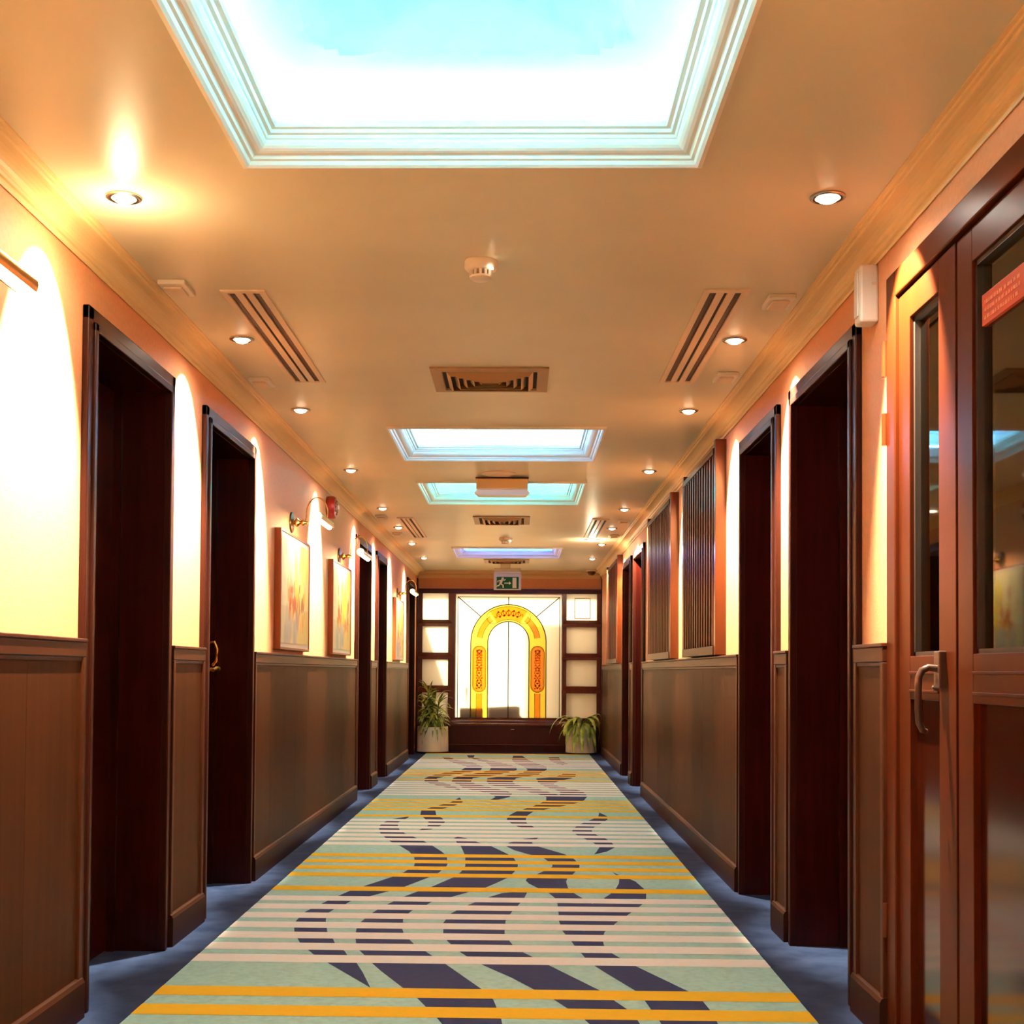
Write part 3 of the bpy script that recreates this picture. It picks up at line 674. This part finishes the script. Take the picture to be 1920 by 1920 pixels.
where_l = {3.58: 'downlight in the ceiling before the nearest left door, brightest of its row', 5.13: 'left downlight between the first two left doors, beside the slot vent', 6.53: 'left downlight just beyond the second left door',
  8.50: 'left downlight above the gap between the two nearer paintings', 10.50: 'left downlight just beyond the second visible painting', 11.90: 'left downlight between the third and fourth left doors', 13.40: 'left downlight just beyond the fourth left door', 15.10: 'last left downlight before the end wall'}
where_r = {3.58: 'downlight in the ceiling above the glazed door on the right', 5.13: 'right downlight between the two nearest right doors, beside the slot vent', 6.53: 'right downlight just beyond the second right door',
  8.50: 'right downlight between the two nearer slatted screens', 10.50: 'right downlight above the second slatted screen', 11.90: 'right downlight near the third right door', 13.40: 'right downlight just beyond the fourth right door', 15.10: 'last right downlight above the farthest slatted screen'}
for y in ly:
    back = {-1.2: 'third downlight back behind the viewpoint, %s row', .5: 'second downlight back behind the viewpoint, %s row', 2.0: '%s-row downlight just above and behind the top edge of the picture'}
    dl_build(downlight(LX, y, where_l.get(y) or back[y] % 'left', 'left'), LX, y, 1., 2.6 if y == 3.58 else 1.)
    dl_build(downlight(RXD, y, where_r.get(y) or back[y] % 'right', 'right'), RXD, y, .85)

# round surface light near the far end of the ceiling, flaring
t = empty('surface_spotlight', (.735, 12.96, CEIL)); tag(t, 'bright round ceiling light right of centre, below the far right slot vent', 'ceiling light')
MB().lathe([(.085,0),(.085,-.008),(.07,-.012),(.06,-.010),(.06,0)], (.735,12.96,CEIL), 'z', 32).build('trim_ring', M['white_plastic'], t, smooth=True)
MB().lathe([(.058,0),(.055,-.010),(.03,-.016),(0,-.017)], (.735,12.96,CEIL), 'z', 24).build('bulb', M['bulb'], t, smooth=True)
gl = bpy.data.lights.new('glow', 'POINT'); gl.energy = 7; gl.color = (1,.84,.55); gl.shadow_soft_size = .04
o = bpy.data.objects.new('glow', gl); C.objects.link(o); o.parent = t; o.location = (0,0,-.10)

# ================================================================== CEILING FITTINGS
def square_fit(x, y, label):
    t = empty('ceiling_sensor', (x, y, CEIL)); tag(t, label, 'sensor', 'small square ceiling fittings')
    MB().box(-.048, .048, -.075, .075, -.016, 0).build('housing', M['white_plastic'], None, bevel=.003).parent = t
    o = MB().box(-.034, .030, -.050, .055, -.024, -.016).build('face', M['vent_paint'], None, bevel=.004); o.parent = t
for x, y, l in [(-1.205,4.42,'square ceiling fitting by the left cornice, level with the slot vent start'), (.925,4.58,'square ceiling fitting by the right cornice, level with the slot vent start'),
                (-1.20,5.88,'square ceiling fitting by the left cornice, at the far end of the slot vent'), (.925,5.76,'square ceiling fitting by the right cornice, at the far end of the slot vent'),
                (-1.20,11.05,'square ceiling fitting by the left cornice, near end of the far slot vent'), (.925,11.35,'square ceiling fitting by the right cornice, near end of the far slot vent'),
                (-1.19,12.45,'square ceiling fitting by the left cornice, far end of the far slot vent'), (.925,12.55,'square ceiling fitting by the right cornice, far end of the far slot vent')]:
    square_fit(x, y, l)

def slot_vent(x0, x1, y0, y1, label):
    t = empty('slot_vent', ((x0+x1)/2, (y0+y1)/2, CEIL)); tag(t, label, 'air vent', 'three-slot linear ceiling vents')
    MB().ring_rect(x0, x1, y0, y1, [(0, CEIL-.0005), (0, CEIL-.006), (.022, CEIL-.008), (.024, CEIL-.0005)]).build('frame', M['vent_paint'], t)
    MB().box(x0+.02, x1-.02, y0+.02, y1-.02, CEIL-.0015, CEIL-.0005).build('backing', M['black'], t)
    w = (x1-x0-.044); pitch_ = w/3
    for k in range(2):
        xc = x0+.022+pitch_*(k+1); MB().box(xc-.013, xc+.013, y0+.022, y1-.022, CEIL-.007, CEIL-.0015).build('blade', M['vent_paint'], t)
slot_vent(-1.063, -.905, 4.46, 5.90, 'near left three-slot ceiling vent')
slot_vent(.640, .800, 4.45, 5.88, 'near right three-slot ceiling vent')
slot_vent(-1.075, -.930, 11.15, 12.80, 'far left three-slot ceiling vent')
slot_vent(.640, .790, 11.20, 12.75, 'far right three-slot ceiling vent')

def square_vent(x0, x1, y0, y1, label, n=5, m_='grille'):
    t = empty('ceiling_diffuser', ((x0+x1)/2, (y0+y1)/2, CEIL)); tag(t, label, 'air vent', 'square ceiling diffusers')
    MB().ring_rect(x0, x1, y0, y1, [(0, CEIL-.0005), (0, CEIL-.008), (.050, CEIL-.012), (.052, CEIL-.0005)]).build('frame', M[m_], t)
    MB().box(x0+.04, x1-.04, y0+.04, y1-.04, CEIL-.0015, CEIL-.0005).build('backing', M['black'], t)
    step = ((y1-y0)/2-.05)/(n+.5)
    for k in range(n):
        o_ = .050+step*(k+.55)
        MB().ring_rect(x0+o_, x1-o_, y0+o_, y1-o_, [(0, CEIL-.004), (step*.55, CEIL-.024), (step*.62, CEIL-.023), (.004, CEIL-.002)]).build('louvre', M[m_], t)
    return t
square_vent(-.402, .126, 5.60, 6.075, 'nearest square brown ceiling diffuser, in front of the second recess', 5)
square_vent(-.405, .090, 11.02, 11.60, 'middle square ceiling diffuser beyond the hanging light box', 5)
square_vent(-.425, .120, 15.25, 15.75, 'farthest square ceiling diffuser beyond the blue recess', 4)

def smoke(x, y, label, s=1.):
    t = empty('smoke_detector', (x, y, CEIL)); tag(t, label, 'smoke detector', 'round ceiling smoke detectors')
    MB().lathe([(.052*s,0),(.054*s,-.004),(.054*s,-.022),(.048*s,-.030),(.040*s,-.034)], (x,y,CEIL), 'z', 36).build('base', M['white_plastic'], t, smooth=True)
    m = MB()
    for k in range(12):
        a = 2*PI*k/12; m.box(x+.034*s*math.cos(a)-.004, x+.034*s*math.cos(a)+.004, y+.034*s*math.sin(a)-.004, y+.034*s*math.sin(a)+.004, CEIL-.052, CEIL-.033)
    m.build('cage', M['white_plastic'], t)
    MB().lathe([(.037*s,-.050),(.036*s,-.056),(.028*s,-.062),(0,-.063)], (x,y,CEIL), 'z', 32).build('cap', M['white_plastic'], t, smooth=True)
    MB().box(x+.030*s, x+.042*s, y-.048, y-.040, CEIL-.040, CEIL-.036).build('indicator_lamp', M['bulb'], t)
smoke(-.132, 4.15, 'white smoke detector on the ceiling nearest the camera')
smoke(-.138, 12.85, 'small smoke detector on the ceiling just before the blue recess', 1.25)

# round ceiling speaker and hanging emergency light
o = MB().lathe([(.115,0),(.115,-.006),(.095,-.012),(.03,-.015),(0,-.015)], (-.145,8.62,CEIL), 'z', 40).build('ceiling_speaker', M['vent_paint'], smooth=True)
tag(o, 'flat round speaker on the ceiling just in front of the hanging light box', 'speaker')
t = empty('emergency_light', (-.125, 8.80, CEIL)); tag(t, 'tan hanging light box with white lower lens on the ceiling before the third recess', 'emergency light')
MB().box(-.300, .055, 8.74, 8.86, 2.315, 2.395).build('housing', M['cornice'], t, bevel=.008)
MB().box(-.14, -.10, 8.78, 8.82, 2.39, CEIL).build('bracket', M['cornice'], t)
MB().prism([(-.312,2.300),(-.285,2.277),(.040,2.277),(.067,2.300),(.050,2.315),(-.295,2.315)], 'y', 8.745, 8.855).build('lens', M['white_plastic'], t)
MB().box(-.305, .06, 8.735, 8.865, 2.392, 2.400).build('cover_lip', M['frame_wood'], t)

# exit sign
ex, ey = -.147, 15.95
t = empty('exit_sign', (ex, ey, CEIL)); tag(t, 'green running-man exit sign with right arrow hanging before the end wall', 'sign')
MB().box(ex-.085, ex+.035, ey-.035, ey+.035, 2.355, CEIL).build('bracket', M['sign_case'], t, bevel=.004)
MB().box(ex-.165, ex+.165, ey-.04, ey+.04, 2.295, 2.355).build('lamp_housing', M['sign_case'], t, bevel=.006)
MB().box(ex-.172, ex+.172, ey-.012, ey+.012, 2.085, 2.290).build('sign_plate', M['sign_case'], t, bevel=.006)
MB().box(ex-.135, ex+.140, ey-.0145, ey-.012, 2.098, 2.248).build('green_face', M['green'], t)
pm = MB(); Yp0, Yp1 = ey-.0175, ey-.0145
def pic(pts): pm.prism([(ex+a, 2.098+b) for a, b in pts], 'y', Yp0, Yp1)
pic([(.063,.012),(.112,.012),(.112,.140),(.063,.140)])                                   # door
pic([(-.040,.078),(.020,.078),(.020,.094),(.046,.072),(.020,.050),(.020,.066),(-.040,.066)])  # arrow
pic([(-.060+.016*math.cos(2*PI*k/12), .128+.016*math.sin(2*PI*k/12)) for k in range(12)])    # head
pic([(-.098,.108),(-.072,.118),(-.058,.104),(-.070,.066),(-.092,.062),(-.100,.082)])        # trunk
pic([(-.070,.112),(-.040,.100),(-.022,.116),(-.030,.124),(-.042,.112),(-.066,.122)])         # front arm
pic([(-.096,.110),(-.126,.100),(-.124,.080),(-.114,.080),(-.116,.094),(-.094,.098)])         # back arm
pic([(-.092,.070),(-.072,.066),(-.048,.048),(-.046,.014),(-.060,.014),(-.062,.042),(-.088,.056)])  # front leg
pic([(-.096,.072),(-.082,.060),(-.102,.036),(-.134,.026),(-.138,.038),(-.110,.050)])         # back leg
pm.build('pictogram', M['sign_cream'], t)

# dome camera
t = empty('dome_camera', (.955, 16.75, CEIL)); tag(t, 'small dark dome camera on the ceiling at the far right corner', 'camera')
MB().lathe([(.075,0),(.075,-.018),(.068,-.024),(.055,-.026)], (.945,16.75,CEIL), 'z', 32).build('base', M['vent_paint'], t, smooth=True)
MB().lathe([(.055,-.026),(.052,-.045),(.038,-.066),(.018,-.076),(0,-.078)], (.945,16.75,CEIL), 'z', 32).build('dome', M['dark_brass'], t, smooth=True)

# wall box and fire sounder
t = empty('wall_sensor', (1.075, 3.97, 2.24)); tag(t, 'white upright sensor box high on the right wall beside the glazed door', 'sensor')
MB().box(1.043, WR, 3.93, 4.00, 2.152, 2.332).build('housing', M['white_plastic'], t, bevel=.008)
MB().box(1.038, 1.044, 3.945, 3.985, 2.175, 2.31).build('lens', M['white_plastic'], t, bevel=.002)
MB().box(1.080, 1.092, 3.927, 3.931, 2.268, 2.276).build('screw_cover', M['vent_paint'], t)
t = empty('fire_sounder', (WL, 9.03, 2.225)); tag(t, 'round red fire alarm sounder high on the left wall', 'alarm')
MB().lathe([(.078,0),(.082,.006),(.082,.045),(.074,.060),(.05,.066),(0,.067)], (WL,9.03,2.222), 'x', 36).build('body', M['red'], t, smooth=True)
MB().lathe([(.022,.066),(.022,.080),(.014,.086),(0,.088)], (WL,9.03,2.222), 'x', 20).build('strobe', M['clear_lens'], t, smooth=True)
m = MB()
for k in range(10):
    a = 2*PI*k/10; m.box(WL+.062, WL+.069, 9.03+.048*math.cos(a)-.005, 9.03+.048*math.cos(a)+.005, 2.222+.048*math.sin(a)-.005, 2.222+.048*math.sin(a)+.005)
m.build('sound_port', M['dark_brass'], t)

# ================================================================== SLATTED SCREENS on the right wall
def screen(y0, y1, label):
    t = empty('slatted_screen', (WR, (y0+y1)/2, 1.166)); tag(t, label, 'screen', 'slatted wooden wall screens')
    X1, X0 = WR, 1.040
    for a, b in ((y0, y0+.05), (y1-.05, y1)): MB().box(X0+.002, X1, a, b, 1.166, 2.318).build('side_board', M['screen_wood'], t, bevel=.002)
    MB().box(X1-.014, X1, y0+.05, y1-.05, 1.166, 2.26).build('backing', M['mahogany'], t)
    MB().box(X0-.004, X1, y0+.05, y1-.05, 2.245, 2.278).build('top_rail', M['rail_wood'], t, bevel=.002)
    MB().box(X0-.004, X1, y0+.05, y1-.05, 1.166, 1.215).build('bottom_rail', M['rail_wood'], t, bevel=.002)
    n = int((y1-y0-.1)/.098); st = (y1-y0-.1)/n
    first = None
    for k in range(n):
        y = y0+.05+st*(k+.5)
        if first is None:
            first = MB().box(-.020, .018, -.017, .017, 1.215, 2.245).build('slat', M['slat_wood'], None, bevel=.004); o = first
        else:
            o = first.copy(); C.objects.link(o)
        o.parent = t; o.location = (X0+.020-WR, y-t.location.y, -1.166)
screen(6.82, 8.20, 'nearest slatted wooden screen on the right wall')
screen(8.84, 10.45, 'middle slatted wooden screen on the right wall')
screen(13.60, 15.30, 'farthest slatted wooden screen on the right wall, near the end window')

# ================================================================== PAINTINGS AND PICTURE LAMPS on the left wall
def painting(y0, y1, seed, label, group='abstract paintings on the left wall'):
    z0, z1 = 1.185, 1.865; w = WL; d = .038
    t = empty('framed_painting', (w, (y0+y1)/2, z0)); tag(t, label, 'painting', group)
    f = MB()
    fw_ = .014
    f.box(w, w+d, y0, y0+fw_, z0, z1); f.box(w, w+d, y1-fw_, y1, z0, z1); f.box(w, w+d, y0+fw_, y1-fw_, z0, z0+fw_); f.box(w, w+d, y0+fw_, y1-fw_, z1-fw_, z1)
    f.build('frame', M['picture_wood'], t, bevel=.002)
    MB().box(w+.006, w+d-.006, y0+fw_, y1-fw_, z0+fw_, z1-fw_).build('mount', M['white_plastic'], t)
    # canvas with painted strokes
    rnd = random.Random(seed); ny, nz = 90, 64
    a0_, a1_, b0, b1 = y0+.04, y1-.04, z0+.04, z1-.04
    strokes = []
    pal = [(.80,.28,.05),(.55,.12,.03),(.85,.55,.05),(.30,.10,.05),(.75,.40,.12)]
    fig = [(.30,.42,.05),(.38,.38,.06),(.52,.45,.05),(.62,.36,.05),(.82,.42,.045)]
    for (u, v, s_) in fig:
        for k in range(14):
            strokes.append((u+rnd.gauss(0,.04), v+rnd.gauss(0,.12), rnd.uniform(.012,.035), rnd.uniform(.03,.10), rnd.choice(pal), rnd.uniform(.5,.95)))
    for k in range(14): strokes.append((rnd.uniform(.1,.6), rnd.uniform(.02,.22), rnd.uniform(.02,.05), rnd.uniform(.08,.2), (.45,.50,.52), .6))
    for k in range(18): strokes.append((rnd.uniform(.5,.98), rnd.uniform(.45,.95), rnd.uniform(.02,.07), rnd.uniform(.06,.2), (.95,.80,.08), .6))
    for k in range(10): strokes.append((rnd.uniform(.1,.9), rnd.uniform(.5,.9), rnd.uniform(.01,.03), rnd.uniform(.04,.12), (.62,.58,.30), .5))
    vs_ = []; cols = []
    for j in range(nz+1):
        for i in range(ny+1):
            u, v = i/ny, j/nz
            c = Vector((.92,.86,.55)).lerp(Vector((.93,.78,.25)), max(0, u-.35)) if v > .35 else Vector((.80,.76,.50)).lerp(Vector((.85,.62,.18)), u)
            for (su, sv, a_, b_, sc, al) in strokes:
                q = ((u-su)/a_)**2+((v-sv)/b_)**2
                if q < 1.4: c = c.lerp(Vector(sc), al*min(1, max(0, (1.4-q)/.5)))
            vs_.append((0, a0_+(a1_-a0_)*u-(y0+y1)/2, b0+(b1-b0)*v-z0)); cols.append(c)
    m = MB(); m.add(vs_, [(j*(ny+1)+i, j*(ny+1)+i+1, (j+1)*(ny+1)+i+1, (j+1)*(ny+1)+i) for j in range(nz) for i in range(ny)])
    mt = mat('painted canvas', rough=.5); nt = mt.node_tree; at = nt.nodes.new('ShaderNodeAttribute'); at.attribute_name = 'paint'
    nt.links.new(at.outputs['Color'], nt.nodes['Principled BSDF'].inputs['Base Color'])
    o = m.build('canvas', mt); o.parent = t; o.location = (d-.004, 0, 0)
    ca = o.data.color_attributes.new('paint', 'FLOAT_COLOR', 'POINT')
    for i, c in enumerate(cols): ca.data[i].color = (c[0], c[1], c[2], 1)
    return t
painting(7.09, 8.08, 11, 'nearer visible framed abstract painting on the left wall, yellow with orange figures')
painting(9.10, 10.10, 23, 'second framed abstract painting on the left wall, right of the fire alarm sounder')
painting(13.77, 14.72, 37, 'farthest framed abstract painting on the left wall, near the end window')
painting(2.22, 3.20, 5, 'framed painting on the left wall beside the camera, seen only in the door glass')

def picture_lamp(y, z, label):
    t = empty('picture_lamp', (WL, y, z)); tag(t, label, 'wall lamp', 'brass picture lamps on the left wall')
    pl = MB().lathe([(.062,0),(.064,.004),(.060,.010),(.040,.014),(0,.015)], (0,0,0), 'x', 28)
    o = pl.build('wall_plate', M['dark_brass'], smooth=True); o.parent = t
    k = MB().lathe([(.012,.012),(.012,.022),(.026,.030),(.028,.040),(.016,.050),(.010,.056),(.017,.066),(.019,.076),(.010,.086),(.008,.10),(0,.102)], (0,0,0), 'x', 20)
    o = k.build('knob', M['brass'], smooth=True); o.parent = t
    pts = []
    for i in range(19):
        a = PI*(1-i/18*1.12)
        pts.append((.155+.060*math.cos(a)*1.05, 0, .055+.095*math.sin(a)))
    arm = MB().tube([(.085,0,.002),(.092,0,.03)]+pts, .0045, 10)
    o = arm.build('arm', M['brass'], smooth=True); o.parent = t
    sx, sz = .195, .010
    n = 14; m = MB(); hl = .25; vs_ = []
    # half-open cylindrical shade running parallel to the wall
    prof = [(sx+.030*math.cos(R(-35)+R(250)*i/n), sz+.030*math.sin(R(-35)+R(250)*i/n)) for i in range(n+1)]
    inner = [(sx+.0275*math.cos(R(-35)+R(250)*i/n), sz+.0275*math.sin(R(-35)+R(250)*i/n)) for i in range(n+1)]
    m.prism(prof+inner[::-1], 'y', -hl, hl)
    o = m.build('shade', M['brass'], smooth=True); o.parent = t
    for s_ in (-1, 1):
        pass
    m = MB().lathe([(.017,-hl+.02),(.017,hl-.02)], (sx,0,sz-.010), 'y', 16); o = m.build('lamp_tube', M['tube_glow'], smooth=True); o.parent = t
    a = bpy.data.lights.new('picture_glow', 'AREA'); a.shape = 'RECTANGLE'; a.size = .04; a.size_y = .42; a.energy = PICTURE_W; a.color = (1,.74,.40)
    o = bpy.data.objects.new('picture_glow', a); C.objects.link(o); o.parent = t; o.location = (sx-.004,0,sz-.030)
    o.rotation_euler = (0, R(22), 0)
    return t
picture_lamp(7.60, 1.950, 'brass picture lamp above the nearer visible painting')
picture_lamp(9.62, 1.930, 'brass picture lamp above the second painting, its arm over the third left door')
picture_lamp(14.25, 1.930, 'small brass picture lamp above the farthest painting')
picture_lamp(2.73, 1.965, 'picture lamp at the left edge of the picture, washed out by the downlight')

# ================================================================== POTTED PLANTS
def leaf(m, base, az, el, length, width, droop, n=9, fold=.25, twist=0., mi=0):
    p = Vector(base); d = Vector((math.cos(az)*math.cos(el), math.sin(az)*math.cos(el), math.sin(el)))
    vs_ = []; seg = length/n; side = Vector((-math.sin(az), math.cos(az), 0))
    for i in range(n+1):
        u = i/n; w = width*math.sin(PI*min(1, .12+u*.88))**.8*.5 if i < n else .0005
        upn = side.cross(d).normalized()
        sd = (side*math.cos(twist*u)+upn*math.sin(twist*u)).normalized()
        vs_ += [tuple(p-sd*w+upn*w*fold), tuple(p), tuple(p+sd*w+upn*w*fold)]
        d = (d+Vector((0,0,-droop*seg*(1+u)))).normalized(); p = p+d*seg
    fs = []
    for i in range(n): b = i*3; fs += [(b, b+1, b+4, b+3), (b+1, b+2, b+5, b+4)]
    m.add(vs_, fs, mi)
def confine(m, x0, x1, y1):
    # leaves bend back where they meet the walls or the cabinet
    out = []
    for x, y, z in m.v:
        if x < x0+.04: x = x0+.04*math.exp((x-x0-.04)/.04)
        if x > x1-.04: x = x1-.04*math.exp((x1-.04-x)/.04)
        if y > y1-.03 : y = y1-.03*math.exp((y1-.03-y)/.03)
        out.append((x, y, max(z, .04)))
    m.v = out
def pot(t, x, y, rt, rb, h):
    m = MB().lathe([(0,.012),(rb,.012),(rb,.0125),(rt-.0,h-.004),(rt-.004,h),(rt-.016,h),(rt-.020,h-.03),(0,h-.03)], (x,y,0), 'z', 40)
    m.build('pot', M['pot'], t, smooth=True)
    MB().lathe([(0,0),(rb+.006,0),(rb+.008,.010),(rb,.013),(0,.013)], (x,y,.0108), 'z', 40).build('saucer', M['base_wood'], t, smooth=True)
    MB().lathe([(0,h-.028),(rt-.02,h-.028),(0,h-.018)], (x,y,0), 'z', 24).build('soil', M['soil'], t)
px, py = -1.118, 16.735
t = empty('potted_plant', (px, py, 0)); tag(t, 'bushy dark green plant in the cream pot left of the cabinet', 'plant', 'potted plants at the end of the corridor')
pot(t, px, py, .200, .207, .345)
st = MB(); fo = MB(); rnd = random.Random(8)
for k in range(9):
    a = rnd.uniform(0, 2*PI); r_ = rnd.uniform(.01, .09); top_ = rnd.uniform(.55, .84); lean = rnd.uniform(.0, .09)
    b0 = (px+r_*math.cos(a), py+r_*math.sin(a), .31); b1 = (px+(r_+lean*.5)*math.cos(a), py+(r_+lean*.5)*math.sin(a), (.31+top_)/2); b2 = (px+(r_+lean)*math.cos(a), py+(r_+lean)*math.sin(a), top_)
    st.tube([b0, b1, b2], [.010,.009,.006], 8)
    for j in range(26):
        u = .1+.9*j/25; q = Vector(b0).lerp(Vector(b2), u)
        az = rnd.uniform(0, 2*PI); 
        if math.sin(az) > .5: az = -az
        leaf(fo, q, az, rnd.uniform(.1, 1.15) if u < .85 else rnd.uniform(.8, 1.4), rnd.uniform(.17, .30), rnd.uniform(.032, .050), rnd.uniform(3, 8), mi=0 if rnd.random() < .72 else 1)
for k in range(16):
    a = PI+rnd.uniform(-.3, PI+.3); leaf(fo, (px, py, .38), a, rnd.uniform(.5, 1.), rnd.uniform(.28, .42), .028, rnd.uniform(5, 9), mi=0 if rnd.random() < .7 else 1)
confine(fo, WL+.045, WR-.045, 16.935)
st.build('stem', M['stem'], t, smooth=True); fo.build('foliage', [M['leaf_dark'], M['leaf_light']], t)
px, py = .818, 16.735
t = empty('potted_plant', (px, py, 0)); tag(t, 'drooping broad-leaved plant in the cream pot right of the cabinet', 'plant', 'potted plants at the end of the corridor')
pot(t, px, py, .188, .203, .345)
st = MB(); fo = MB(); rnd = random.Random(5)
for k in range(34):
    a = rnd.uniform(0, 2*PI); L_ = rnd.uniform(.28, .52)
    if math.sin(a) > .4: a = -a
    leaf(fo, (px+.05*math.cos(a), py+.05*math.sin(a), .33), a, rnd.uniform(.7, 1.35), L_, rnd.uniform(.050, .080), rnd.uniform(3.5, 7.5), n=12, mi=0 if rnd.random() < .5 else 1)
for a, el, L_, dr in ((PI*1.02, 1.15, .62, 4.2), (PI*1.5, 1.0, .62, 7.0), (PI*1.42, 1.1, .5, 8.0), (PI*1.9, 1.2, .55, 5.5), (-.2, 1.2, .5, 6.)):
    leaf(fo, (px, py-.04, .35), a, el, L_, .055, dr, n=14, mi=1)
confine(fo, WL+.045, PR-.01, 16.935)
for k in range(6):
    a = k*1.05; st.tube([(px+.03*math.cos(a), py+.03*math.sin(a), .31), (px+.06*math.cos(a), py+.06*math.sin(a), .40)], .006, 6)
st.build('stem', M['stem'], t, smooth=True); fo.build('foliage', [M['leaf_dark'], M['leaf_light']], t)
